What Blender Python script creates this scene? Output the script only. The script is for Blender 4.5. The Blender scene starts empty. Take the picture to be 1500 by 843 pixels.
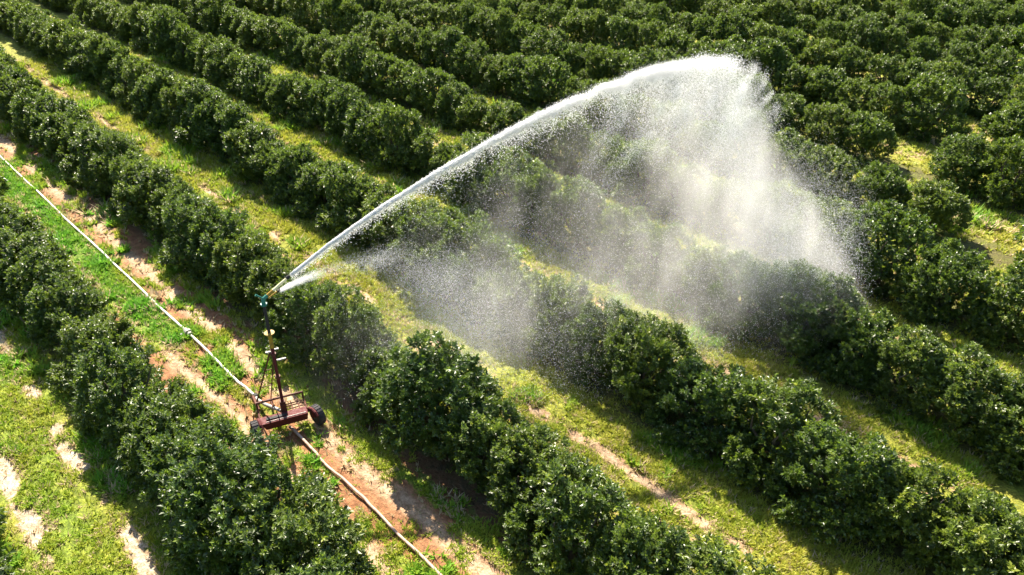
import bpy, math, random
import numpy as np

rng = np.random.default_rng(7)
random.seed(7)
scene = bpy.context.scene
COL = scene.collection
R_ = math.radians

# ------------------------------------------------------------------ layout
# rows of the grove run along the unit vector AL, AC points across them; both in metres from the
# point under the camera.  Row j stands at a = 5.55 + 7 j, alleys lie half way between.
AZ = R_(-43.51)
AL = np.array([math.sin(AZ), math.cos(AZ), 0.0])
AC = np.array([math.cos(AZ), -math.sin(AZ), 0.0])
ROT = -AZ                                   # rotation that turns local x into AC, local y into AL
CAM_H = 18.9
PITCH = R_(31.3)
FPX = 1170.0


def W(a, l, z=0.0):
    p = AC * a + AL * l
    return (p[0], p[1], z)


def in_frame(a, l, z=1.5, m=0):
    p = np.array(W(a, l, z)) - np.array([0, 0, CAM_H])
    f = p[1] * math.cos(PITCH) - p[2] * math.sin(PITCH)
    if f < 1:
        return None
    u = p[1] * math.sin(PITCH) + p[2] * math.cos(PITCH)
    x, y = 750 + FPX * p[0] / f, 421.5 - FPX * u / f
    if -m < x < 1500 + m and -m < y < 843 + m:
        return x, y, f
    return None


# ------------------------------------------------------------------ noise in numpy
def hash2(ix, iy, s):
    h = (ix.astype(np.int64) * 374761393 + iy.astype(np.int64) * 668265263 + s * 974711) & 0x7fffffff
    h = ((h ^ (h >> 13)) * 1274126177) & 0x7fffffff
    return ((h ^ (h >> 16)) & 0xffff) / 65535.0


def vnoise(x, y, s=0):
    x = np.asarray(x, float); y = np.asarray(y, float)
    ix, iy = np.floor(x), np.floor(y)
    fx, fy = x - ix, y - iy
    fx, fy = fx * fx * (3 - 2 * fx), fy * fy * (3 - 2 * fy)
    a, b = hash2(ix, iy, s), hash2(ix + 1, iy, s)
    c, d = hash2(ix, iy + 1, s), hash2(ix + 1, iy + 1, s)
    return (a + (b - a) * fx) * (1 - fy) + (c + (d - c) * fx) * fy


def fbm(x, y, s=0, o=4):
    t, w, amp = 0, 0, 1.0
    for i in range(o):
        t = t + amp * vnoise(x * 2 ** i, y * 2 ** i, s + 17 * i); w += amp; amp *= .55
    return t / w


def sstep(a, b, x):
    t = np.clip((x - a) / (b - a), 0, 1)
    return t * t * (3 - 2 * t)


def bump(x, c, w):
    return np.exp(-((x - c) / w) ** 2)


# ------------------------------------------------------------------ mesh helpers
def mesh_from(name, V, tris=None, quads=None, mat=None, smooth=False):
    me = bpy.data.meshes.new(name)
    V = np.asarray(V, np.float32)
    nt = 0 if tris is None else len(tris)
    nq = 0 if quads is None else len(quads)
    loops = []
    if nt: loops.append(np.asarray(tris, np.int32).ravel())
    if nq: loops.append(np.asarray(quads, np.int32).ravel())
    loops = np.concatenate(loops)
    me.vertices.add(len(V)); me.vertices.foreach_set('co', V.ravel())
    me.loops.add(len(loops)); me.loops.foreach_set('vertex_index', loops)
    starts = np.concatenate([np.arange(nt) * 3, nt * 3 + np.arange(nq) * 4]).astype(np.int32)
    me.polygons.add(nt + nq); me.polygons.foreach_set('loop_start', starts)
    me.update(calc_edges=True)
    me.polygons.foreach_set('use_smooth', np.full(nt + nq, smooth, bool))
    if mat: me.materials.append(mat)
    return me


def fattr(me, name, vals):
    at = me.attributes.new(name, 'FLOAT', 'POINT')
    at.data.foreach_set('value', np.asarray(vals, np.float32))


def link(name, me, parent=None, loc=(0, 0, 0), rotz=0.0):
    o = bpy.data.objects.new(name, me)
    COL.objects.link(o)
    o.location = loc; o.rotation_euler = (0, 0, rotz)
    if parent: o.parent = parent
    return o


def tag(o, label=None, cat=None, group=None, kind=None):
    for k, v in (('label', label), ('category', cat), ('group', group), ('kind', kind)):
        if v: o[k] = v
    return o


class MB:
    """collects boxes, tubes and discs and links them as one mesh object"""
    def __init__(s): s.V = []; s.F = []

    def add(s, V, F):
        b = len(s.V); s.V += [tuple(map(float, v)) for v in V]; s.F += [tuple(i + b for i in f) for f in F]

    def hexa(s, bot, top):
        s.add(list(bot) + list(top), [(3, 2, 1, 0), (4, 5, 6, 7), (0, 1, 5, 4), (1, 2, 6, 5), (2, 3, 7, 6), (3, 0, 4, 7)])

    def box(s, x0, x1, y0, y1, z0, z1):
        s.hexa([(x0, y0, z0), (x1, y0, z0), (x1, y1, z0), (x0, y1, z0)], [(x0, y0, z1), (x1, y0, z1), (x1, y1, z1), (x0, y1, z1)])

    def tube(s, pts, rad, n=10, cap=True):
        pts = [np.array(p, float) for p in pts]
        if not hasattr(rad, '__len__'): rad = [rad] * len(pts)
        V, F = [], []
        ref = None
        for i, p in enumerate(pts):
            d = pts[min(i + 1, len(pts) - 1)] - pts[max(i - 1, 0)]
            d = d / np.linalg.norm(d)
            if ref is None:
                ref = np.cross(d, [0, 0, 1.0] if abs(d[2]) < .9 else [1.0, 0, 0])
            ref = ref - d * ref.dot(d); ref /= np.linalg.norm(ref)
            e = np.cross(d, ref)
            for k in range(n):
                t = 2 * math.pi * k / n
                V.append(p + rad[i] * (math.cos(t) * ref + math.sin(t) * e))
        m = len(pts)
        for i in range(m - 1):
            for k in range(n):
                F.append((i * n + k, i * n + (k + 1) % n, (i + 1) * n + (k + 1) % n, (i + 1) * n + k))
        if cap:
            F.append(tuple(range(n - 1, -1, -1))); F.append(tuple((m - 1) * n + k for k in range(n)))
        s.add(V, F)

    def lathe_x(s, prof, c, n=28):
        """profile [(x, r)] turned about the local x axis through c"""
        V, F = [], []
        for x, r in prof:
            for k in range(n):
                t = 2 * math.pi * k / n
                V.append((c[0] + x, c[1] + r * math.cos(t), c[2] + r * math.sin(t)))
        m = len(prof)
        for i in range(m - 1):
            for k in range(n):
                F.append((i * n + (k + 1) % n, i * n + k, (i + 1) * n + k, (i + 1) * n + (k + 1) % n))
        F.append(tuple(range(n))); F.append(tuple((m - 1) * n + k for k in range(n - 1, -1, -1)))
        s.add(V, F)

    def build(s, name, mat, parent=None, loc=(0, 0, 0), rotz=0.0, smooth=False, bevel=0.0):
        me = bpy.data.meshes.new(name)
        me.from_pydata(s.V, [], s.F); me.update()
        me.materials.append(mat)
        if smooth: me.shade_smooth() if hasattr(me, 'shade_smooth') else None
        o = link(name, me, parent, loc, rotz)
        if bevel:
            b = o.modifiers.new('edge', 'BEVEL'); b.width = bevel; b.segments = 2; b.limit_method = 'ANGLE'
        return o


# ------------------------------------------------------------------ materials
def new_mat(name):
    m = bpy.data.materials.new(name); m.use_nodes = True
    nt = m.node_tree; nt.nodes.clear()
    out = nt.nodes.new('ShaderNodeOutputMaterial')
    def N(t, **kw):
        n = nt.nodes.new(t)
        for k, v in kw.items(): setattr(n, k, v)
        return n
    return m, nt, out, N


def setin(nt, sock, v):
    if hasattr(v, 'is_linked') or hasattr(v, 'links'): nt.links.new(v, sock)
    else: sock.default_value = v


def math_node(nt, op, a, b=0.0, clamp=False):
    n = nt.nodes.new('ShaderNodeMath'); n.operation = op; n.use_clamp = clamp
    setin(nt, n.inputs[0], a); setin(nt, n.inputs[1], b)
    return n.outputs[0]


def mixc(nt, f, a, b):
    n = nt.nodes.new('ShaderNodeMix'); n.data_type = 'RGBA'
    setin(nt, n.inputs[0], f)
    setin(nt, n.inputs[6], a if not isinstance(a, tuple) else (*a, 1) if len(a) == 3 else a)
    setin(nt, n.inputs[7], b if not isinstance(b, tuple) else (*b, 1) if len(b) == 3 else b)
    return n.outputs[2]


def attr(nt, name):
    n = nt.nodes.new('ShaderNodeAttribute'); n.attribute_name = name
    return n.outputs['Fac']


def noise(nt, scale, detail=4, rough=.6, vec=None, coord='Object'):
    n = nt.nodes.new('ShaderNodeTexNoise'); n.inputs['Scale'].default_value = scale
    n.inputs['Detail'].default_value = detail; n.inputs['Roughness'].default_value = rough
    if vec is None:
        t = nt.nodes.new('ShaderNodeTexCoord'); vec = t.outputs[coord]
    nt.links.new(vec, n.inputs['Vector'])
    return n.outputs['Fac']


def remap(nt, v, a, b, c=0.0, d=1.0):
    n = nt.nodes.new('ShaderNodeMapRange'); n.clamp = True
    setin(nt, n.inputs[0], v)
    for i, x in enumerate((a, b, c, d)): n.inputs[i + 1].default_value = x
    return n.outputs[0]


def leaf_material(name, dark, mid, flush, rough=.33, trans=.28):
    m, nt, out, N = new_mat(name)
    oi = N('ShaderNodeObjectInfo')
    t = attr(nt, 'tint')
    c = mixc(nt, remap(nt, t, 0.0, .8), dark, mid)
    c = mixc(nt, remap(nt, t, .86, 1.0), c, flush)
    hs = N('ShaderNodeHueSaturation')
    nt.links.new(c, hs.inputs['Color'])
    nt.links.new(remap(nt, oi.outputs['Random'], 0, 1, .475, .51), hs.inputs['Hue'])
    nt.links.new(remap(nt, oi.outputs['Random'], 0, 1, 1.2, .85), hs.inputs['Value'])
    p = N('ShaderNodeBsdfPrincipled')
    nt.links.new(hs.outputs[0], p.inputs['Base Color'])
    p.inputs['Roughness'].default_value = rough
    p.inputs['Specular IOR Level'].default_value = .62
    tr = N('ShaderNodeBsdfTranslucent')
    tc = mixc(nt, .55, hs.outputs[0], (.22, .33, .02))
    nt.links.new(tc, tr.inputs['Color'])
    mx = N('ShaderNodeMixShader'); mx.inputs[0].default_value = trans
    nt.links.new(p.outputs[0], mx.inputs[1]); nt.links.new(tr.outputs[0], mx.inputs[2])
    nt.links.new(mx.outputs[0], out.inputs['Surface'])
    return m


M_LEAF = leaf_material('citrus_leaf', (.022, .047, .007), (.102, .168, .018), (.25, .31, .030), rough=.40, trans=.35)
M_GRASS = None


def paint_mat(name, base, dirt, rough=.5, metal=0.0, scale=9.0, amount=.5):
    m, nt, out, N = new_mat(name)
    f = remap(nt, noise(nt, scale, 6, .65), .5 - .15 * amount, .75)
    f2 = noise(nt, scale * 5, 3, .6)
    c = mixc(nt, math_node(nt, 'MULTIPLY', f, amount), base, dirt)
    c = mixc(nt, remap(nt, f2, .45, .8, 0, .25), c, dirt)
    p = N('ShaderNodeBsdfPrincipled')
    nt.links.new(c, p.inputs['Base Color'])
    p.inputs['Specular IOR Level'].default_value = .25
    p.inputs['Metallic'].default_value = metal
    nt.links.new(remap(nt, f, 0, 1, rough, min(1, rough + .3)), p.inputs['Roughness'])
    b = N('ShaderNodeBump'); b.inputs['Strength'].default_value = .15; b.inputs['Distance'].default_value = .01
    nt.links.new(f2, b.inputs['Height']); nt.links.new(b.outputs[0], p.inputs['Normal'])
    nt.links.new(p.outputs[0], out.inputs['Surface'])
    return m


M_RED = paint_mat('weathered_red_paint', (.095, .014, .016), (.05, .02, .013), .66)
M_RUST = paint_mat('rusty_brown_steel', (.085, .026, .016), (.12, .055, .025), .6)
M_YEL = paint_mat('yellow_paint', (.34, .21, .02), (.12, .07, .03), .5, amount=.8)
M_CREAM = paint_mat('cream_paint', (.72, .66, .40), (.4, .36, .22), .35)
M_GREEN = paint_mat('green_cast_metal', (.03, .16, .12), (.02, .07, .05), .4)
M_BLACK = paint_mat('black_rubber', (.018, .018, .02), (.06, .05, .04), .7)
M_TYRE = paint_mat('dusty_tyre', (.03, .03, .035), (.16, .14, .12), .8, scale=5)
M_GALV = paint_mat('pale_galvanised_steel', (.30, .29, .27), (.16, .11, .08), .5, .2)
M_HOSE = paint_mat('white_hose_wall', (.68, .66, .62), (.36, .29, .22), .4, scale=2.5, amount=.6)
M_FLAT = paint_mat('muddy_hose_fabric', (.50, .36, .29), (.24, .13, .08), .6, scale=4, amount=.8)
M_BARK = paint_mat('citrus_bark', (.11, .085, .06), (.06, .05, .035), .9)


# ------------------------------------------------------------------ ground
def soil_fields(a, l):
    """bare soil, pale sand, lush grass and canopy litter (0..1) at row coordinates"""
    wob = (fbm(a * .35, l * .22, 3, 3) - .5) * 1.1
    n1 = fbm(a * 1.3, l * .75, 11, 5)
    n2 = fbm(a * .7, l * .35, 23, 4)
    n3 = fbm(a * 2.6, l * 1.8, 37, 3)
    aa = a + wob * .55
    ns_ = fbm(aa * 2.3, l * .20, 57, 4)
    k = np.floor((a - 5.55) / 7)
    d = aa - (9.05 + 7 * k)
    soil = np.zeros_like(aa); sand = np.zeros_like(aa); lush = .35 + .5 * (n2 - .4)
    # general alleys: yellow grass with a faint worn track
    tr = bump(d, .15, .30) + .6 * bump(d, -.75, .22) + .35 * bump(d, -1.6, .2)
    soil = np.clip(tr * sstep(.38, .60, n1 * .6 + n3 * .4) * 1.2, 0, 1)
    sand = soil * .8
    # corner alley with two sandy tracks and greener grass
    q = k == -1
    tr = bump(aa, 3.15, .30) + bump(aa, 1.25, .34)
    s = np.clip(tr * sstep(.40, .58, n1) * 1.5, 0, 1)
    soil = np.where(q, s, soil); sand = np.where(q, s * 1.0, sand)
    lush = np.where(q, .55 + .9 * (n2 - .45), lush)
    # alley of the hose: red soil, straw track, weeds; a green band left of the hose further up
    q = k == 0
    red = sstep(.38, .50, .45 * n1 + .55 * ns_ + .13 * bump(aa, 9.45, .55) - .04 - .09 * sstep(28, 34, l) * (a < 8.9))
    straw = np.clip(bump(aa, 10.0, .30) * 1.5 * sstep(.26, .42, n3 * .3 + ns_ * .7), 0, 1)
    tan = np.clip(bump(aa, 7.95, .28) * 1.3 * sstep(.28, .42, .4 * n1 + .6 * ns_), 0, 1)
    s = np.clip(np.maximum(np.maximum(red * .95, straw), tan), 0, 1)
    band = bump(aa, 8.35, .62) * sstep(27, 31, l) * (1 - sstep(60, 75, l))
    s = s * (1 - .92 * np.clip(band * 1.3, 0, 1))
    soil = np.where(q, s, soil)
    sand = np.where(q, np.maximum(straw, tan) * .85 * s, sand)
    lush = np.where(q, np.clip(.55 + .8 * (n2 - .45) + .6 * band, 0, 1.2), lush)
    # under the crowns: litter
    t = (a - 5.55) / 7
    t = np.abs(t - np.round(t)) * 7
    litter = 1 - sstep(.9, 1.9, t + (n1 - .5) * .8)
    return np.clip(soil, 0, 1), np.clip(sand, 0, 1), np.clip(lush, 0, 1), litter


ax = np.concatenate([[-3000, -900, -300, -120, -60, -30], np.arange(-14, 40, .17), np.arange(40, 116, .4), [125, 150, 200, 320, 900, 3000]])
ly = np.concatenate([[-3000, -900, -300, -120, -50, -25], np.arange(-8, 48, .17), np.arange(48, 130, .4), [140, 170, 220, 350, 900, 3000]])
A, L = np.meshgrid(ax, ly, indexing='xy')
a_, l_ = A.ravel(), L.ravel()
soil, sand, lush, litter = soil_fields(a_, l_)
near = (np.abs(a_) < 130) & (np.abs(l_) < 140)
z = np.where(near, (fbm(a_ * 1.7, l_ * 1.7, 51, 4) - .5) * .10 - .05 * soil, 0)
V = np.stack([a_, l_, z], 1)
nx, ny = len(ax), len(ly)
i0 = (np.arange(ny - 1)[:, None] * nx + np.arange(nx - 1)[None, :]).ravel()
Q = np.stack([i0, i0 + 1, i0 + 1 + nx, i0 + nx], 1)


def ground_material():
    m, nt, out, N = new_mat('orchard_floor')
    tc = N('ShaderNodeTexCoord')
    mp = N('ShaderNodeMapping'); mp.inputs['Scale'].default_value = (1.0, .6, 1.0)
    nt.links.new(tc.outputs['Object'], mp.inputs['Vector'])
    v = mp.outputs[0]
    nf = noise(nt, 14, 6, .7, v)
    nm = noise(nt, 4.5, 5, .65, v)
    nl = noise(nt, .9, 4, .6, v)
    so, sa, lu, li = (attr(nt, n) for n in ('soil', 'sand', 'lush', 'litter'))
    g = mixc(nt, remap(nt, nm, .35, .68), (.17, .18, .020), (.44, .41, .06))
    g2 = mixc(nt, remap(nt, nm, .35, .68), (.095, .175, .014), (.27, .39, .04))
    g = mixc(nt, remap(nt, math_node(nt, 'ADD', lu, math_node(nt, 'MULTIPLY', math_node(nt, 'SUBTRACT', nl, .5), .8)), .3, .8), g, g2)
    g = mixc(nt, remap(nt, nf, .42, .60, .60, 0), g, (.035, .045, .012))
    s = mixc(nt, remap(nt, nm, .35, .7), (.19, .075, .032), (.42, .205, .095))
    s2 = mixc(nt, remap(nt, nm, .35, .65), (.34, .25, .15), (.68, .58, .46))
    s3 = mixc(nt, remap(nt, nm, .35, .65), (.33, .22, .13), (.60, .46, .31))
    sx = N('ShaderNodeSeparateXYZ'); nt.links.new(tc.outputs['Object'], sx.inputs[0])
    s2 = mixc(nt, remap(nt, sx.outputs[0], 5.0, 6.0), s2, s3)
    s = mixc(nt, sa, s, s2)
    s = mixc(nt, remap(nt, nf, .38, .60, .45, 0), s, (.09, .055, .03))
    ng = noise(nt, 8, 5, .7, v)
    edge = math_node(nt, 'ADD', math_node(nt, 'MULTIPLY', so, .85), math_node(nt, 'MULTIPLY', math_node(nt, 'SUBTRACT', nf, .5), 1.3))
    edge = math_node(nt, 'ADD', edge, math_node(nt, 'MULTIPLY', math_node(nt, 'SUBTRACT', ng, .52), 2.0))
    c = mixc(nt, remap(nt, edge, .34, .60), g, s)
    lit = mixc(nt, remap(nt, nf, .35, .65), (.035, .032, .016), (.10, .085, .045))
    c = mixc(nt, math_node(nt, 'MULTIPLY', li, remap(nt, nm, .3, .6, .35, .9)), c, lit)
    p = N('ShaderNodeBsdfPrincipled'); p.inputs['Roughness'].default_value = .9
    p.inputs['Specular IOR Level'].default_value = .2
    nt.links.new(c, p.inputs['Base Color'])
    b = N('ShaderNodeBump'); b.inputs['Strength'].default_value = .9; b.inputs['Distance'].default_value = .09
    h = math_node(nt, 'ADD', nf, math_node(nt, 'MULTIPLY', nm, 1.2))
    nt.links.new(h, b.inputs['Height']); nt.links.new(b.outputs[0], p.inputs['Normal'])
    nt.links.new(p.outputs[0], out.inputs['Surface'])
    return m


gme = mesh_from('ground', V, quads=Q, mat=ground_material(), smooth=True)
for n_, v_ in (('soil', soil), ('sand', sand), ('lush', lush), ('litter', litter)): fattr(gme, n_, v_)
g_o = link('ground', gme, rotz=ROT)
tag(g_o, kind='structure')


def ground_z(a, l):
    s, _, _, _ = soil_fields(a, l)
    return (fbm(a * 1.7, l * 1.7, 51, 4) - .5) * .10 - .05 * s


# ------------------------------------------------------------------ grass blades
def grass_material():
    m, nt, out, N = new_mat('grass_blades')
    t = attr(nt, 'tint')
    c = mixc(nt, remap(nt, t, 0, .5), (.48, .43, .07), (.30, .37, .03))
    c = mixc(nt, remap(nt, t, .5, 1.0), c, (.15, .36, .03))
    c = mixc(nt, attr(nt, 'dry'), c, (.52, .41, .24))
    d = N('ShaderNodeBsdfPrincipled'); d.inputs['Roughness'].default_value = .55
    d.inputs['Specular IOR Level'].default_value = .3
    nt.links.new(c, d.inputs['Base Color'])
    tr = N('ShaderNodeBsdfTranslucent'); nt.links.new(c, tr.inputs['Color'])
    mx = N('ShaderNodeMixShader'); mx.inputs[0].default_value = .4
    nt.links.new(d.outputs[0], mx.inputs[1]); nt.links.new(tr.outputs[0], mx.inputs[2])
    nt.links.new(mx.outputs[0], out.inputs['Surface'])
    return m


def scatter_grass():
    n = 420000
    # more tufts where the camera is close
    l = 3 + 75 * rng.random(n) ** 1.5
    k = rng.choice([-1, 0, 1, 2, 3, 4, 5, 6, 7], n, p=[.17, .2, .2, .16, .09, .07, .05, .03, .03])
    a = 9.05 + 7 * k + (rng.random(n) - .5) * 6.2
    s, sa, lu, li = soil_fields(a, l)
    clump = fbm(a * 1.1, l * 1.1, 77, 3)
    fine = fbm(a * 3.1, l * 3.1, 78, 2)
    weeds = sstep(.54, .63, fbm(a * 1.6, l * 1.1, 141, 3)) * (k == 0)
    keep = rng.random(n) < np.clip(np.maximum(1.15 - 1.25 * s, weeds * .9), .03, 1) * (1 - .6 * li) * np.clip((clump * .6 + fine * .4 - .3) * 3.4, .03, 1)
    a, l, lu, clump, s_k, weeds_k = a[keep], l[keep], lu[keep], clump[keep], s[keep], weeds[keep]
    n = len(a)
    dist = np.sqrt(a * a + l * l + CAM_H ** 2)
    nb = 5
    tall = sstep(.58, .70, fbm(a * .55, l * .55, 91, 3)) * (lu > .35)
    sc = (.6 + .8 * rng.random(n)) * np.clip(dist / 28, 1, 2.0) * (1 + .9 * tall)
    z = ground_z(a, l)
    B = n * nb
    th = rng.random(B) * 2 * math.pi
    rep = lambda q: np.repeat(q, nb)
    lean = .35 + .9 * rng.random(B)
    h = rep(sc) * (.07 + .08 * rng.random(B))
    w = rep(sc) * (.012 + .014 * rng.random(B))
    bx = rep(a) + (rng.random(B) - .5) * .12; by = rep(l) + (rng.random(B) - .5) * .12
    cx, sy = np.cos(th), np.sin(th)
    b0 = np.stack([bx - sy * w, by + cx * w, rep(z) - .01], 1)
    b1 = np.stack([bx + sy * w, by - cx * w, rep(z) - .01], 1)
    tip = np.stack([bx + cx * h * lean, by + sy * h * lean, rep(z) + h * (1.15 - .45 * lean)], 1)
    V = np.stack([b0, b1, tip], 1).reshape(-1, 3)
    me = mesh_from('grass', V, tris=np.arange(B * 3).reshape(-1, 3), mat=grass_material())
    dry = rng.random(n) < np.clip(.10 + .9 * s_k, 0, .9) * (1 - weeds_k)
    tint = np.clip(lu * .9 + (rng.random(n) - .5) * .35 + .35 * tall, 0, 1)
    fattr(me, 'tint', np.repeat(np.repeat(tint, nb), 3)); fattr(me, 'dry', np.repeat(np.repeat(dry, nb), 3))
    o = link('grass', me, rotz=ROT)
    tag(o, 'short yellow green grass and weeds covering the alleys between citrus rows', 'grass', kind='stuff')


scatter_grass()


# ------------------------------------------------------------------ citrus trees
def unit(v):
    return v / np.maximum(np.linalg.norm(v, axis=-1, keepdims=True), 1e-9)


def make_leaves(P, D, Nn, Lr, Wr):
    """kite shaped leaves folded along the midrib"""
    S = unit(np.cross(D, Nn)); Nn = np.cross(S, D)
    L_, W_ = Lr[:, None], Wr[:, None]
    base = P
    tip = P + D * L_ - Nn * L_ * .13
    lm = P + D * L_ * .48 + S * W_ * .5 + Nn * W_ * .16
    rm = P + D * L_ * .48 - S * W_ * .5 + Nn * W_ * .16
    V = np.stack([base, rm, tip, lm], 1).reshape(-1, 3)
    i = np.arange(len(P)) * 4
    T = np.stack([np.stack([i, i + 1, i + 2], 1), np.stack([i, i + 2, i + 3], 1)], 1).reshape(-1, 3)
    return V, T


def crown_arrays(seed, H=3.1, Rw=1.7, nl=30, ns=1050, per=19, L0=.116):
    r = np.random.default_rng(seed)
    def rad(u):
        u = np.clip(u, 0, 1)
        return Rw * np.where(u > .36, np.sqrt(np.clip(1 - ((u - .36) / .66) ** 2, 0, 1)), .80 + .20 * np.sqrt(np.clip(u / .36, 0, 1)))
    # lobes
    u = r.random(nl) ** .9 * .86 + .07
    th = (np.arange(nl) * 2.39996 + r.random(nl) * .9)
    rr = rad(u) * (.48 + .52 * r.random(nl))
    C = np.stack([rr * np.cos(th), rr * np.sin(th), u * H * .97], 1)
    rl = (.22 + .40 * r.random(nl) ** 1.5) * (1.10 - .2 * u)
    # a few sprigs that stick out
    k = 22
    uu = .45 + .55 * r.random(k); tt = r.random(k) * 6.28
    C2 = np.stack([rad(uu) * .95 * np.cos(tt), rad(uu) * .95 * np.sin(tt), uu * H * 1.07], 1)
    C = np.concatenate([C, C2, [[0, 0, H * .86]]]); rl = np.concatenate([rl, .15 + .16 * r.random(k), [.5]])
    w = rl ** 2; w /= w.sum()
    li = r.choice(len(C), ns, p=w)
    d = unit(r.normal(size=(ns, 3)))
    outw = unit(np.stack([C[li, 0], C[li, 1], (C[li, 2] - H * .38) * .9 + .25], 1))
    flip = (d * outw).sum(1) < -.15
    d[flip] = -d[flip]
    P = C[li] + d * (rl[li] * (.72 + .34 * r.random(ns)))[:, None]
    ax = unit(d * .8 + outw * .4 + np.array([0, 0, .75]) + r.normal(size=(ns, 3)) * .35)
    # interior fill
    ni = int(ns * .26)
    ui = r.random(ni) * .85 + .05; ti = r.random(ni) * 6.28; ri = rad(ui) * .72 * np.sqrt(r.random(ni))
    P = np.concatenate([P, np.stack([ri * np.cos(ti), ri * np.sin(ti), ui * H], 1)])
    ax = np.concatenate([ax, unit(r.normal(size=(ni, 3)) + np.array([0, 0, .6]))])
    ok = P[:, 2] > .12
    P, ax = P[ok], ax[ok]
    n = len(P)
    tone = np.clip(r.normal(.42, .22, n), 0, .82)
    fl = r.random(n) < .05
    tone[fl] = .88 + .12 * r.random(fl.sum())
    # leaves round each shoot
    m = n * per
    rep = lambda q: np.repeat(q, per, 0)
    A_ = rep(ax)
    f = np.tile((np.arange(per) + .5) / per, n)
    e1 = unit(np.cross(A_, r.normal(size=(m, 3))))
    open_ = (1.35 - .85 * f + r.normal(size=m) * .22)
    D = unit(A_ * np.cos(open_)[:, None] + e1 * np.sin(open_)[:, None] + np.array([0, 0, -.12]))
    base = rep(P) + A_ * (f * .25 - .13)[:, None]
    Nn = unit(A_ * .8 + np.array([0, 0, .55]) + r.normal(size=(m, 3)) * .38)
    Lr = L0 * (.75 + .55 * r.random(m)); Wr = Lr * (.46 + .12 * r.random(m))
    V, T = make_leaves(base, D, Nn, Lr, Wr)
    tint = np.repeat(np.clip(rep(tone) + r.normal(size=m) * .10 * (rep(tone) < .85), 0, 1), 4)
    return V, T, tint


def trunk_mesh(seed):
    r = random.Random(seed)
    mb = MB()
    mb.tube([(0, 0, -.08), (.02, .01, .25), (0, .02, .55)], [.12, .095, .085], 8)
    for k in range(5):
        t = k * 1.26 + r.random() * .5
        q = .55 + .25 * r.random()
        mb.tube([(0, .02, .48), (math.cos(t) * .35, math.sin(t) * .35, .95), (math.cos(t) * q, math.sin(t) * q, 1.5 + .3 * r.random()),
                 (math.cos(t + .3) * q * 1.3, math.sin(t + .3) * q * 1.3, 2.1 + .3 * r.random())], [.06, .05, .035, .015], 6)
    me = bpy.data.meshes.new('trunk'); me.from_pydata(mb.V, [], mb.F); me.update(); me.materials.append(M_BARK)
    return me


CROWNS, TRUNKS = [], []
for s in range(9):
    kw = dict(H=2.86 + .22 * ((s * 7) % 4 - 1.5), Rw=1.46 + .07 * ((s * 5) % 4 - 1.5))
    V, T, tint = crown_arrays(100 + s, **kw)
    me = mesh_from('crown', V, tris=T, mat=M_LEAF); fattr(me, 'tint', tint)
    CROWNS.append(me); TRUNKS.append(trunk_mesh(s))

KNOWN = {0: [12.3, 14.8, 17.2, 19.6, 22.1, 25.0, 28.4, 31.8],
         1: [5.6, 8.0, 10.3, 12.4, 14.7, 17.0, 19.4, 22.0, 24.8],
         2: [1.6, 4.0, 6.1, 8.4, 10.9, 13.6],
         3: [0.3, 2.4, 4.6, 6.8, 9.0, 11.2]}
GAPS = {5: [(7.2, 9.8)], 6: [(15.0, 17.6)], 7: [(12.8, 16.8)]}
sites = []
for j in range(-1, 17):
    r = np.random.default_rng(500 + j)
    a0 = 5.55 + 7 * j
    ls = list(KNOWN.get(j, []))
    step = 2.4 if j < 4 else 2.65
    l0 = ls[-1] if ls else -14 + r.random() * 2
    while l0 < 150:
        l0 += step * (.88 + .24 * r.random()); ls.append(l0)
    if j in KNOWN:
        q = ls[0]
        while q > -12:
            q -= 2.5; ls.insert(0, q)
    for l0 in ls:
        if any(g0 < l0 < g1 for g0, g1 in GAPS.get(j, [])): continue
        sites.append(dict(j=j, a=a0 + r.normal() * .16, l=l0, s=float(np.clip(r.normal(1.0, .09), .80, 1.2)), rot=ROT + math.pi * int(r.integers(2)) + (r.random() - .5) * .9, v=int(r.integers(len(CROWNS))), sq=float(np.clip(r.normal(1, .06), .88, 1.14))))
for t in sites:
    t['d'] = math.dist(W(t['a'], t['l'], 1.5), (0, 0, CAM_H))
    t['px'] = in_frame(t['a'], t['l'], 1.6, FPX * 1.9 / t['d'] if t['d'] < 60 else 15)
vis = sorted([t for t in sites if t['px']], key=lambda t: t['d'])
INDIV = vis[:300]
ids = set(id(t) for t in INDIV)
REST = [t for t in sites if id(t) not in ids and t['d'] < 150 and in_frame(t['a'], t['l'], 1.6, 500)]
print('trees visible', len(vis), 'rest', len(REST))

ORD = 'first second third fourth fifth sixth seventh eighth ninth tenth eleventh twelfth thirteenth fourteenth fifteenth sixteenth seventeenth eighteenth nineteenth twentieth'.split()
def ordw(n):
    tens = {2: 'twenty', 3: 'thirty', 4: 'forty'}
    return ORD[n - 1] if n <= 20 else (tens[n // 10] + ('' if n % 10 == 0 else '-' + ORD[n % 10 - 1])) if n % 10 else {30: 'thirtieth', 40: 'fortieth'}[n]
ROWN = {-1: 'row at the bottom left corner', 0: 'row in front of the white hose', 1: 'row right behind the sprinkler cart'}
def rown(j):
    return ROWN.get(j) or '%s row behind the sprinkler cart' % ordw(j)
byrow = {}
for t in INDIV: byrow.setdefault(t['j'], []).append(t)
for j, ts in byrow.items():
    ts.sort(key=lambda t: t['l'])
    for i, t in enumerate(ts): t['n'] = i + 1

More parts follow.
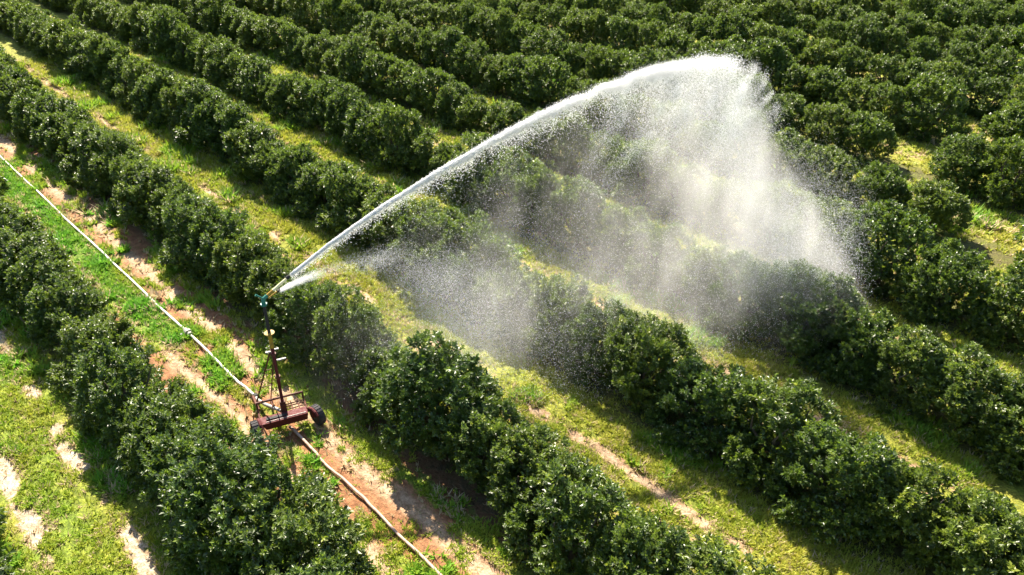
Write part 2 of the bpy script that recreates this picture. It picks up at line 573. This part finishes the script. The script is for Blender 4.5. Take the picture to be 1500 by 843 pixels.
sp = None
for t in INDIV:
    size = 'tall' if t['s'] > 1.07 else 'low' if t['s'] < .93 else 'rounded' if t['sq'] > 1 else 'bushy'
    o = bpy.data.objects.new('citrus_tree', None); COL.objects.link(o)
    o.empty_display_size = .2
    o.location = W(t['a'], t['l'], 0); o.rotation_euler = (0, 0, t['rot']); o.scale = (t['s'] * t['sq'] * .98, t['s'] * t['sq'] * 1.12, t['s'])
    tag(o, '%s citrus tree, %s from the lower right, %s' % (size, ordw(t['n']), rown(t['j'])), 'tree', 'citrus trees in the %s' % rown(t['j']))
    c = bpy.data.objects.new('crown', CROWNS[t['v']]); COL.objects.link(c); c.parent = o
    c = bpy.data.objects.new('trunk', TRUNKS[t['v']]); COL.objects.link(c); c.parent = o

# the trees that show smallest or stand outside the frame: one mass
FARV = [crown_arrays(300 + s, ns=420, per=9, L0=.22) for s in range(3)]
Vs, Ts, ts_, off = [], [], [], 0
for t in REST:
    V, T, tint = FARV[t['v'] % 3]
    c, s = math.cos(t['rot']), math.sin(t['rot'])
    X = V * t['s']
    X = np.stack([X[:, 0] * c - X[:, 1] * s, X[:, 0] * s + X[:, 1] * c, X[:, 2]], 1) + np.array(W(t['a'], t['l'], 0))
    Vs.append(X); Ts.append(T + off); ts_.append(tint); off += len(V)
me = mesh_from('outer_grove', np.concatenate(Vs), tris=np.concatenate(Ts), mat=M_LEAF); fattr(me, 'tint', np.concatenate(ts_))
o = link('outer_grove_trees', me)
tag(o, 'outermost citrus trees of the grove merging into one green mass', 'grove', kind='stuff')


# ------------------------------------------------------------------ sprinkler cart
CA, CL = 9.15, 21.26
CROT = ROT - R_(19.3)
cart = bpy.data.objects.new('sprinkler_cart', None); COL.objects.link(cart)
cart.location = W(CA, CL, 0); cart.rotation_euler = (0, 0, CROT)
tag(cart, 'dark red wheeled irrigation cart with tall mast standing on the hose alley', 'sprinkler cart')

b = MB()   # box beam with a sloping front and a pointed end
b.hexa([(-.72, -.46, .36), (.70, -.46, .36), (.70, -.14, .36), (-.72, -.14, .36)],
       [(-.86, -.52, .68), (.74, -.52, .68), (.74, -.10, .68), (-.86, -.10, .68)])
beam = b.build('box_beam', M_RED, cart, bevel=.015)
b = MB(); b.box(-.70, .68, -.455, -.435, .682, .70)
b.build('beam_lip', M_GALV, beam, bevel=.004)
b = MB(); b.box(-.66, .05, -.36, -.24, .682, .715)
b.build('beam_hatch', M_BLACK, beam, bevel=.006)
b = MB(); b.tube([(-.86, .50, .86), (.78, .50, .86)], .042, 10); b.build('rear_rail', M_RUST, cart)
for sx in (-.84, .76):
    b = MB(); b.tube([(sx, .50, .86), (sx, .42, .62), (sx, -.12, .58)], .036, 8); b.build('side_member', M_RUST, cart)
for y in (.05, .22, .34):
    b = MB(); b.tube([(.08, y, .62), (.76, y, .62)], .022, 8); b.build('deck_bar', M_RUST, cart)
b = MB(); b.tube([(.52, -.1, .645), (.52, .45, .645)], .02, 8); b.tube([(.30, -.1, .645), (.30, .45, .645)], .02, 8); b.build('deck_brace', M_RUST, cart)
b = MB(); b.box(-.13, .13, -.13, .13, .40, .47); b.box(-.10, .10, -.10, .10, .47, .98); b.build('mast_socket', M_RUST, cart, bevel=.012)
mast = MB(); mast.tube([(0, 0, .98), (0, 0, 3.35)], .056, 14); mast_o = mast.build('mast', M_RED, cart)
for zz in (1.0, 2.1, 3.05):
    b = MB(); b.tube([(0, 0, zz), (0, 0, zz + .07)], .095, 14); b.build('collar', M_RUST, mast_o)
b = MB(); b.tube([(-.81, 1.12, .40), (-.06, .04, 3.25)], .03, 8); b.build('stay', M_RUST, cart)
b = MB(); b.tube([(-.30, 1.12, .40), (.0, .06, 3.0)], .020, 8); b.build('stay', M_RUST, cart)
for p_, q_ in (((-.56, .78, 1.3), (-.19, .74, 1.3)), ((-.32, .43, 2.2), (-.12, .42, 2.2))):
    b = MB(); b.tube([p_, q_], .016, 6); b.build('stay_rung', M_RUST, cart)
b = MB(); b.box(.07, .38, -.03, .03, 2.78, 2.83); b.build('step_plate', M_GALV, mast_o, bevel=.006)
b = MB(); b.box(-.24, -.06, -.03, .03, 3.18, 3.23); b.box(.06, .2, -.03, .03, 3.24, 3.28); b.build('bracket', M_GALV, mast_o, bevel=.006)
b = MB(); b.tube([(0, 0, 3.35), (0, 0, 3.92)], .066, 14); y = b.build('riser', M_YEL, mast_o)
b = MB(); b.tube([(0, 0, 3.92), (0, 0, 3.96)], .17, 18); b.build('flange', M_YEL, mast_o)
b = MB(); b.tube([(0, 0, 3.96), (0, 0, 5.04)], .052, 12); b.build('upper_riser', M_BLACK, mast_o)
b = MB(); b.tube([(-.88, 1.70, .08), (-.86, 1.55, .40), (-.80, .5, .55)], .05, 10); b.tube([(-.30, 1.30, .10), (-.30, 1.12, .42), (-.30, .5, .55)], .04, 8)
b.tube([(-.80, 1.12, .40), (-.30, 1.12, .40)], .04, 8); b.build('tongue_frame', M_RUST, cart)
b = MB(); b.tube([(-.77, 1.86, .16), (-.74, 1.55, .22), (-.50, .85, .42), (-.08, .14, .55)], .065, 12); b.build('feed_pipe', M_GALV, cart)
b = MB(); b.tube([(-.77, 1.92, .16), (-.765, 1.74, .18)], .10, 14); b.build('hose_coupling', M_BLACK, cart)
for sx in (1, -1):
    r0 = .37
    hub = (1.06 * sx, -.36, r0 - .01)
    toe = R_(22 if sx > 0 else 6)
    b = MB()
    b.lathe_x([(-.11, .22), (-.12, .30), (-.105, .37), (-.06, r0), (.06, r0), (.105, .37), (.12, .30), (.11, .22)], (0, 0, 0), 32)
    wh = b.build('wheel', M_TYRE, cart, hub, toe)
    b = MB(); b.lathe_x([(-.11, .0), (-.115, .07), (-.09, .08), (-.08, .20), (-.128, .235), (-.128, .25), (.128, .25), (.128, .235), (.08, .2), (.09, .08), (.115, .07), (.11, .0)], (0, 0, 0), 28)
    b.build('rim', M_RED, wh)
    b = MB()   # tread lugs
    for k in range(20):
        t = k * math.pi / 10
        c, s = math.cos(t), math.sin(t)
        lo_, hi_ = [], []
        for x_, w_ in ((-.10, 1), (.10, 1), (.10, -1), (-.10, -1)):
            lo_.append((x_, c * (r0 - .01) - s * .025 * w_, s * (r0 - .01) + c * .025 * w_))
            hi_.append((x_, c * (r0 + .015) - s * .02 * w_, s * (r0 + .015) + c * .02 * w_))
        b.hexa(lo_, hi_)
    b.build('tread', M_TYRE, wh)
    # curved arm that holds the wheel
    b = MB()
    ct, st = math.cos(toe), math.sin(toe)
    def wl(x_, y_, z_): return (hub[0] + x_ * ct - y_ * st, hub[1] + x_ * st + y_ * ct, hub[2] + z_)
    q = -.17 * sx
    b.tube([(sx * .70, -.28, .55), wl(q * 1.25, .20, .22)] + [wl(q, .40 * math.cos(R_(t_)) * .9, .36 * math.sin(R_(t_))) for t_ in (60, 90, 120, 145)], .055, 8)
    b.tube([wl(q, 0, .36), wl(q, 0, 0), wl(-.02, 0, 0)], .045, 8)
    b.build('wheel_arm', M_RED, cart)

# the gun on top of the mast (turns with its elbow)
PHI0 = R_(56.0)                       # compass direction of the jet from +Y
gun = bpy.data.objects.new('sprinkler_gun', None); COL.objects.link(gun)
GX, GY, _ = W(CA, CL)
gun.location = (GX, GY, 5.03); gun.rotation_euler = (0, 0, math.pi / 2 - PHI0)   # local x along the jet
tag(gun, 'green and cream big gun sprinkler firing a jet from the top of the mast', 'sprinkler gun')
EL = R_(30)
ce, se = math.cos(EL), math.sin(EL)
P0 = np.array([.08, 0, .26])
def on(s, n=0.0): return (P0[0] + s * ce - n * se, 0, P0[2] + s * se + n * ce)
b = MB(); b.tube([(0, 0, 0), (0, 0, .12), (.015, 0, .2), on(-.06), on(.10)], [.075, .07, .068, .066, .062], 12); b.build('elbow', M_GREEN, gun)
b = MB(); b.tube([(0, 0, 0), (0, 0, .06)], .11, 16); b.build('bearing', M_GREEN, gun)
b = MB(); b.tube([on(.10), on(.34)], [.056, .052], 12); b.build('barrel_root', M_YEL, gun)
b = MB(); b.tube([on(.34), on(.92)], [.050, .040], 12); b.build('barrel', M_CREAM, gun)
b = MB(); b.tube([on(.90), on(.93), on(1.02), on(1.04)], [.052, .064, .06, .04], 12); b.build('nozzle', M_BLACK, gun)
b = MB(); b.tube([(.03, 0, .22), (-.08, 0, .34), (-.20, .02, .44)], [.03, .025, .04], 8); b.build('counterweight_arm', M_GREEN, gun)
b = MB(); b.tube([on(.05, -.10), on(.40, -.13)], [.026, .026], 8); b.build('drive_arm', M_YEL, gun)
b = MB(); b.box(on(.40, -.13)[0], on(.40, -.13)[0] + .11, -.05, .05, on(.40, -.13)[2] - .03, on(.40, -.13)[2] + .05); b.build('drive_spoon', M_BLACK, gun, bevel=.01)

# ------------------------------------------------------------------ hoses on the alley
def hose_pts(l0, l1, n, amp, a0, z, seed):
    r = np.random.default_rng(seed)
    ls = np.linspace(l0, l1, n)
    off = (vnoise(ls * .25, ls * 0, seed) - .5) * amp + (vnoise(ls * .8, ls * 0, seed + 1) - .5) * amp * .35
    return [W(a0 + o_, l_, z) for l_, o_ in zip(ls, off)]

b = MB()
ce_w = np.array(cart.location)
def cart_w(x, y, z):
    c, s = math.cos(CROT), math.sin(CROT)
    return (ce_w[0] + x * c - y * s, ce_w[1] + x * s + y * c, z)
pts = [cart_w(-.77, 1.86, .16), W(9.05, 23.7, .11), W(9.06, 24.1, .095)] + hose_pts(24.6, 120, 150, .10, 9.05, .085, 5)
b.tube(pts, .050, 12)
ho = b.build('supply_hose', M_HOSE, smooth=True)
tag(ho, 'long white irrigation hose lying on the grass and leading to the cart', 'hose')
c0 = np.array(pts[10]); 
for i, p in enumerate(pts):
    if abs(np.dot(np.array(p), AL) - 28.7) < .4: ci = i
d = np.array(pts[ci + 1]) - np.array(pts[ci - 1]); d /= np.linalg.norm(d)
c0 = np.array(pts[ci])
b = MB(); b.tube([c0 - d * .26, c0 - d * .24, c0 + d * .24, c0 + d * .26], [.08, .125, .125, .08], 14); b.tube([c0 - d * .09, c0 + d * .09], .17, 16)
s_ = np.cross(d, [0, 0, 1])
b.tube([c0 - s_ * .30 + d * .05, c0 + s_ * .10 + d * .05], .05, 8)
b.build('hose_joint', M_GALV, ho)

b = MB()
fl = [(9.12, 21.2), (9.15, 20.3), (9.12, 19.7), (9.06, 18.9), (9.04, 18.4), (9.08, 17.6), (9.10, 16.8), (9.05, 15.6), (9.0, 14.6), (9.0, 13.4), (8.95, 12.4), (8.98, 11), (8.95, 9), (8.9, 5), (8.9, 0)]
fl = np.array(fl); ls = np.linspace(21.0, 0.0, 160)
aa = np.interp(-ls, -fl[:, 1], fl[:, 0])
aa = np.convolve(np.pad(aa, 4, 'edge'), np.ones(9) / 9, 'valid') + (vnoise(ls * 2.5, ls * 0, 8) - .5) * .05
b.tube([W(a, l, .045 + .03 * float(vnoise(np.array([l * 1.3]), np.array([0.]), 9)[0])) for a, l in zip(aa, ls)], list(.042 + .014 * vnoise(ls * .9, ls * 0, 31)), 10)
fo = b.build('drag_hose', M_FLAT, smooth=True)
tag(fo, 'muddy pinkish hose trailing from under the cart along the red soil', 'hose')

# ------------------------------------------------------------------ water
G = np.array([GX, GY, 5.2])
PR = np.array([0.0, .9, 2.4, 4.45, 6.6, 8.8, 11.1, 13.6, 15.6, 17.8, 19.3, 20.6])
PZ = np.array([5.29, 5.80, 6.55, 7.42, 8.22, 8.93, 9.58, 10.12, 10.36, 10.42, 10.28, 9.75])


def path(t):
    """range and height of the unbroken stream t seconds after leaving the nozzle, with its speed"""
    k = .30; v0 = 22.5
    r = v0 / k * (1 - np.exp(-k * t))
    return r, np.interp(r, PR, PZ), v0 * np.exp(-k * t)


def water_material(name, rough=.6, trans=.6):
    m, nt, out, N = new_mat(name)
    d = N('ShaderNodeBsdfPrincipled'); d.inputs['Base Color'].default_value = (.93, .93, .92, 1); d.inputs['Roughness'].default_value = rough
    tr = N('ShaderNodeBsdfTranslucent'); tr.inputs['Color'].default_value = (.95, .95, .94, 1)
    mx = N('ShaderNodeMixShader'); mx.inputs[0].default_value = trans
    nt.links.new(d.outputs[0], mx.inputs[1]); nt.links.new(tr.outputs[0], mx.inputs[2])
    nt.links.new(mx.outputs[0], out.inputs['Surface'])
    return m


M_WATER = water_material('white_water')
TMAX = .89
OMEGA = R_(4.2)          # the gun turns; older water lags behind
WIND = np.array([1.6, -.5, 0.0])


def hdir(phi): return np.stack([np.sin(phi), np.cos(phi), np.zeros_like(phi)], 1)


def drops(n, seed, kind):
    r = np.random.default_rng(seed)
    if kind == 'main':
        tau = 3.6 * r.random(n) ** 1.0
        # where along its flight each droplet leaves the stream
        ts = np.where(r.random(n) < .52, TMAX * (1 - .16 * r.random(n) ** 1.3), TMAX * r.random(n) ** .8)
    else:
        tau = 1.7 * r.random(n) ** 1.5
        ts = .005 + .03 * r.random(n)
    tau = np.maximum(tau, ts * (.9 if kind == 'main' else 1))
    phi = PHI0 + OMEGA * tau + r.normal(size=n) * R_(.5)
    rr, zz, vv = path(ts)
    if kind != 'main':
        phi = phi + R_(3) + r.normal(size=n) * R_(4)
        rr, zz, vv = .50 + ts * 13, 5.36 + ts * 13 * .30, np.full(n, 15.0)
    h = hdir(phi)
    P = np.array([G[0], G[1], 0]) + h * rr[:, None]; P[:, 2] = zz
    slope = np.gradient(np.interp(np.linspace(0, 20.6, 200), PR, PZ), np.linspace(0, 20.6, 200))
    sl = np.interp(rr, np.linspace(0, 20.6, 200), slope) if kind == 'main' else .30 + r.normal(size=n) * .05
    q = .03 + .27 * r.random(n) if kind == 'main' else .7 + .3 * r.random(n)
    Vv = h * (vv * q)[:, None]; Vv[:, 2] = np.where(sl > 0, sl * vv * q * .8, sl * vv)
    spread = np.clip(rr / 20, .02, 1)
    Vv += r.normal(size=(n, 3)) * (.45 * spread[:, None] + .05) * np.array([1, 1, .6])
    # plumes: neighbours that leave together share a gust
    gi = (tau * 9).astype(int) * 97 + (ts * 14).astype(int)
    gr = np.random.default_rng(5).normal(size=(8000, 3))
    gz = gr[gi % 8000] * (1.35 * spread[:, None]); gz[:, 2] = -.8 * np.abs(gz[:, 2]) + .25 * spread
    Vv += gz
    vt = np.minimum(np.exp(r.normal(math.log(3.0 if kind == 'main' else 4.6), .40 if kind == 'main' else .3, n)), 6.0)
    tr_ = vt / 9.81
    dt = np.maximum(tau - ts, 0)
    e = tr_ * (1 - np.exp(-dt / tr_))
    wind = WIND[None] - np.array([0, 0, 1.0]) * vt[:, None]
    P = P + Vv * e[:, None] + wind * (dt - e)[:, None]
    P += r.normal(size=(n, 3)) * (.012 + .07 * spread + .08 * dt)[:, None]
    ok = (P[:, 2] > .15) & (r.random(n) < np.clip((fbm(tau * 5.5, ts * 9, 61, 3) - .30) * 3.2, .12, 1))
    return P[ok], vt[ok], dt[ok]


def tetra_mesh(name, P, size, mat, seed, stretch=1.0):
    r = np.random.default_rng(seed)
    n = len(P)
    T0 = np.array([[1, 1, 1], [1, -1, -1], [-1, 1, -1], [-1, -1, 1]], float) / math.sqrt(3)
    D = T0[None] + r.normal(size=(n, 4, 3)) * .25
    D[:, :, 2] *= stretch
    V = (P[:, None] + D * size[:, None, None]).reshape(-1, 3)
    i = np.arange(n) * 4
    F = np.stack([np.stack(q, 1) for q in ((i, i + 1, i + 2), (i, i + 3, i + 1), (i, i + 2, i + 3), (i + 1, i + 3, i + 2))], 1).reshape(-1, 3)
    return mesh_from(name, V, tris=F, mat=mat)


P1, vt1, dt1 = drops(430000, 1, 'main')
P2, vt2, dt2 = drops(120000, 2, 'second')
# the dense white stream itself, fraying as it goes
n = 150000
r = np.random.default_rng(3)
t = .046 + (TMAX + .16 - .046) * r.random(n) ** 1.05
ok = r.random(n) < np.clip((TMAX + .16 - t) / .26, 0, 1) * np.clip(.35 + 2.2 * (fbm(t * 34, t * 0, 71, 3) - .3) + np.clip(.35 - t, 0, 1) * 3, .15, 1)
t = t[ok]; n = len(t)
rr, zz, vv = path(t)
ph = PHI0 + OMEGA * t
P3 = np.array([G[0], G[1], 0]) + hdir(ph) * rr[:, None]; P3[:, 2] = zz
sg = .016 + .0020 * rr + .00040 * rr ** 2
lump = (fbm(rr * 2.1, rr * 0, 5, 4) - .5) * 2.6 * sg
tail = np.where(r.random(n) < .35, 3.2, .8)
P3 += r.normal(size=(n, 3)) * sg[:, None] * np.array([1, 1, .5]); P3[:, 2] += lump - r.exponential(1.0, n) * sg * tail
gt = np.random.default_rng(9).normal(size=(400, 3)) * np.array([1, 1, .45])
P3 += gt[(t * 45).astype(int) * 5 + r.integers(0, 5, n)] * (.13 * (rr / 18) ** 5)[:, None]
# slugs of water that break off near the top, each drawing a tail of fine drops behind and below it
K = 64
r = np.random.default_rng(21)
hr = 13.5 + 7.1 * r.random(K) ** .6
hlag = np.where(r.random(K) < .55, .25 * r.random(K), .25 + 1.2 * r.random(K))
hz = np.interp(hr, np.append(PR, [21.6, 23]), np.append(PZ, [8.6, 7.0])) - .9 * hlag + r.normal(size=K) * .12
hl = 1.4 + 2.6 * r.random(K); hs = np.radians(35 + 45 * r.random(K)); hw = .6 + .8 * r.random(K)
m = 1700
k = np.repeat(np.arange(K), m); n4 = len(k)
u = r.random(n4) ** 1.35
hd = hdir(PHI0 + OMEGA * (.9 + hlag[k]) + r.normal(size=K)[k] * R_(.8))
P4 = np.array([G[0], G[1], 0]) + hd * (hr[k] - u * hl[k] * np.cos(hs[k]))[:, None]
P4[:, 2] = hz[k] - u * hl[k] * np.sin(hs[k])
P4 += r.normal(size=(n4, 3)) * ((.11 + .30 * u) * hw[k])[:, None]
P = np.concatenate([P1, P2, P3, P4])
size = np.concatenate([(.0030 + .0021 * vt1 * r.random(len(vt1))) * np.clip(.55 + .28 * dt1, .55, 1.15), .0036 + .003 * r.random(len(vt2)), .007 + .008 * r.random(n), .0045 + .0045 * r.random(n4)])
o = link('spray_droplets', tetra_mesh('spray_droplets', P, size, M_WATER, 11, 1.25))
tag(o, 'white curtain of water droplets falling from the jet over the tree rows', 'water spray', kind='stuff')

b = MB()
t = np.linspace(.045, .58, 60)
rr, zz, vv = path(t)
ph = PHI0 + OMEGA * t
wv = fbm(rr * 2.2, rr * 0, 9, 3)
pts = [(G[0] + math.sin(p) * r_, G[1] + math.cos(p) * r_, z_) for p, r_, z_ in zip(ph, rr, zz)]
rad = np.interp(rr, [.8, 2, 5, 8, 11.5], [.034, .042, .05, .04, .006]) * (.75 + .5 * wv)
b.tube(pts, list(rad), 10)
o = b.build('water_jet', M_WATER, smooth=True)
tag(o, 'solid white jet of water shooting up from the gun nozzle', 'water jet')


def mist_material():
    """fan shaped mist: local x along the jet, range r, lag angle, height"""
    m, nt, out, N = new_mat('fine_mist')
    tc = N('ShaderNodeTexCoord'); v = tc.outputs['Object']
    sx = N('ShaderNodeSeparateXYZ'); nt.links.new(v, sx.inputs[0])
    X, Y, Z = sx.outputs
    M = lambda op, a, b=0.0, c=False: math_node(nt, op, a, b, c)
    rr = M('SQRT', M('ADD', M('MULTIPLY', X, X), M('MULTIPLY', Y, Y)))
    ang = M('ARCTAN2', M('MULTIPLY', Y, -1.0), X)                     # lag, radians, grows towards older water
    lagt = M('DIVIDE', ang, OMEGA)                                    # seconds behind the present jet
    fc = N('ShaderNodeFloatCurve')
    cm = fc.mapping; cu = cm.curves[0]
    cm.use_clip = False
    pr = [(r_ / 32, z_ / 12) for r_, z_ in zip(PR, PZ)] + [(22 / 32, 8.0 / 12), (24 / 32, 5.6 / 12), (27 / 32, 3.2 / 12), (31 / 32, .8 / 12)]
    cu.points[0].location = pr[0]; cu.points[1].location = pr[-1]
    for p in pr[1:-1]: cu.points.new(*p)
    cm.update()
    fc.inputs['Factor'].default_value = 1.0
    nt.links.new(M('DIVIDE', rr, 32.0), fc.inputs['Value'])
    top = M('MULTIPLY', fc.outputs[0], 12.0)
    top = M('SUBTRACT', top, M('MULTIPLY', M('MAXIMUM', lagt, 0.0), .95))
    under = remap(nt, M('SUBTRACT', top, Z), .0, .9)
    mp = N('ShaderNodeMapping'); mp.inputs['Scale'].default_value = (1, 1, .45); nt.links.new(v, mp.inputs['Vector'])
    n1 = noise(nt, .38, 5, .62, mp.outputs[0])
    n2 = noise(nt, 1.3, 4, .6, mp.outputs[0])
    mp2 = N('ShaderNodeMapping'); mp2.inputs['Scale'].default_value = (1, 1, .22); mp2.inputs['Rotation'].default_value = (0, R_(-22), 0); nt.links.new(v, mp2.inputs['Vector'])
    n3 = noise(nt, 1.15, 4, .62, mp2.outputs[0])
    depth = M('SUBTRACT', top, Z)
    tip = M('MULTIPLY', M('MULTIPLY', remap(nt, rr, 12.0, 18.5, 0.0, 1.0), remap(nt, depth, 2.0, 5.5, 1.0, 0.0)), remap(nt, n3, .42, .66, 0.05, 1.0))
    nn = M('MULTIPLY', remap(nt, n1, .40, .66), remap(nt, n2, .3, .7, .2, 1.0))
    # most water comes down between 16 and 25 m
    near_r = remap(nt, rr, 1.5, 18.0, .22, 1.0)
    far_r = M('MULTIPLY', remap(nt, M('SUBTRACT', rr, M('MULTIPLY', M('SUBTRACT', top, Z), .55)), 16.5, 24.5, 1.0, 0.0), remap(nt, M('SUBTRACT', top, Z), 1.5, 9.0, 1.5, .5))
    la = M('MULTIPLY', remap(nt, lagt, -.45, .7), remap(nt, lagt, 2.8, 6.4, 1.0, 0.0))
    dens = M('MULTIPLY', M('MULTIPLY', under, nn), M('MULTIPLY', M('MULTIPLY', near_r, far_r), la))
    dens = M('MULTIPLY', M('MULTIPLY', dens, remap(nt, lagt, .4, 3.0, .8, 1.55)), M('ADD', .165, M('MULTIPLY', tip, .30)))
    pv = N('ShaderNodeVolumePrincipled')
    pv.inputs['Color'].default_value = (1.0, .965, .935, 1)
    pv.inputs['Anisotropy'].default_value = .25
    nt.links.new(dens, pv.inputs['Density'])
    nt.links.new(pv.outputs[0], out.inputs['Volume'])
    return m


def mist():
    V, F = [], []
    rs = [.6, 3, 6, 9, 12, 15, 18, 20.5, 22.5, 25, 28, 30]
    angs = np.linspace(R_(-2.2), R_(6.4 * 4.2 + .5), 9)
    tz = np.interp(rs, list(PR) + [22, 24, 27, 31], list(PZ) + [8.0, 5.6, 3.2, .8]) + .5
    na, nr = len(angs), len(rs)
    for top in (0, 1):
        for q in angs:
            for r_, z_ in zip(rs, tz):
                lag = max(0, q / OMEGA)
                zz = max(.9, z_ - .95 * lag) if top else .12
                V.append((r_ * math.cos(q), -r_ * math.sin(q), zz))
    o_ = na * nr
    for i in range(na - 1):
        for k in range(nr - 1):
            q = i * nr + k
            F.append((q, q + 1, q + nr + 1, q + nr)); F.append((o_ + q, o_ + q + nr, o_ + q + nr + 1, o_ + q + 1))
    for k in range(nr - 1):
        F.append((k, o_ + k, o_ + k + 1, k + 1)); q = (na - 1) * nr + k
        F.append((q, q + 1, o_ + q + 1, o_ + q))
    for i in range(na - 1):
        q = i * nr; F.append((q, q + nr, o_ + q + nr, o_ + q)); q = i * nr + nr - 1
        F.append((q, o_ + q, o_ + q + nr, q + nr))
    me = bpy.data.meshes.new('spray_mist'); me.from_pydata(V, [], F); me.update(); me.materials.append(mist_material())
    o = link('spray_mist', me, loc=(GX, GY, 0), rotz=math.pi / 2 - PHI0)
    tag(o, 'pale drifting mist hanging under the arc of the water jet', 'mist', kind='stuff')


mist()

# ------------------------------------------------------------------ light, sky, camera
S_ = -(AC * -.41 + AL * -.91); S_ /= np.linalg.norm(S_)
ELEV = R_(44)
sun_dir = np.array([S_[0] * math.cos(ELEV), S_[1] * math.cos(ELEV), math.sin(ELEV)])   # towards the sun
from mathutils import Vector
ld = bpy.data.lights.new('sun', 'SUN'); ld.energy = 5.0; ld.angle = R_(.5); ld.color = (1.0, .90, .75)
lo = bpy.data.objects.new('sun', ld); COL.objects.link(lo)
lo.rotation_euler = Vector(sun_dir).to_track_quat('Z', 'Y').to_euler(); lo.location = (0, 0, 60)

w = bpy.data.worlds.new('World'); scene.world = w; w.use_nodes = True
nt = w.node_tree; bg = nt.nodes['Background']
sk = nt.nodes.new('ShaderNodeTexSky'); sk.sky_type = 'NISHITA'; sk.sun_disc = False
sk.sun_elevation = ELEV; sk.sun_rotation = math.atan2(sun_dir[0], sun_dir[1])
nt.links.new(sk.outputs[0], bg.inputs[0]); bg.inputs[1].default_value = .078

cd = bpy.data.cameras.new('camera'); cd.sensor_width = 36; cd.lens = 36 * FPX / 1500; cd.clip_end = 8000; cd.clip_start = .5
co = bpy.data.objects.new('camera', cd); COL.objects.link(co)
co.location = (0, 0, CAM_H); co.rotation_euler = (math.pi / 2 - PITCH, 0, 0)
scene.camera = co

vs = scene.view_settings
vs.view_transform = 'Standard'; vs.look = 'None'; vs.exposure = 1.95; vs.gamma = 1; vs.use_curve_mapping = False
cy = scene.cycles
cy.use_denoising = True; cy.max_bounces = 8; cy.diffuse_bounces = 6; cy.glossy_bounces = 2; cy.transmission_bounces = 4; cy.transparent_max_bounces = 8; cy.volume_bounces = 2
cy.volume_step_rate = 1.0; cy.volume_max_steps = 256
cy.sample_clamp_indirect = 6
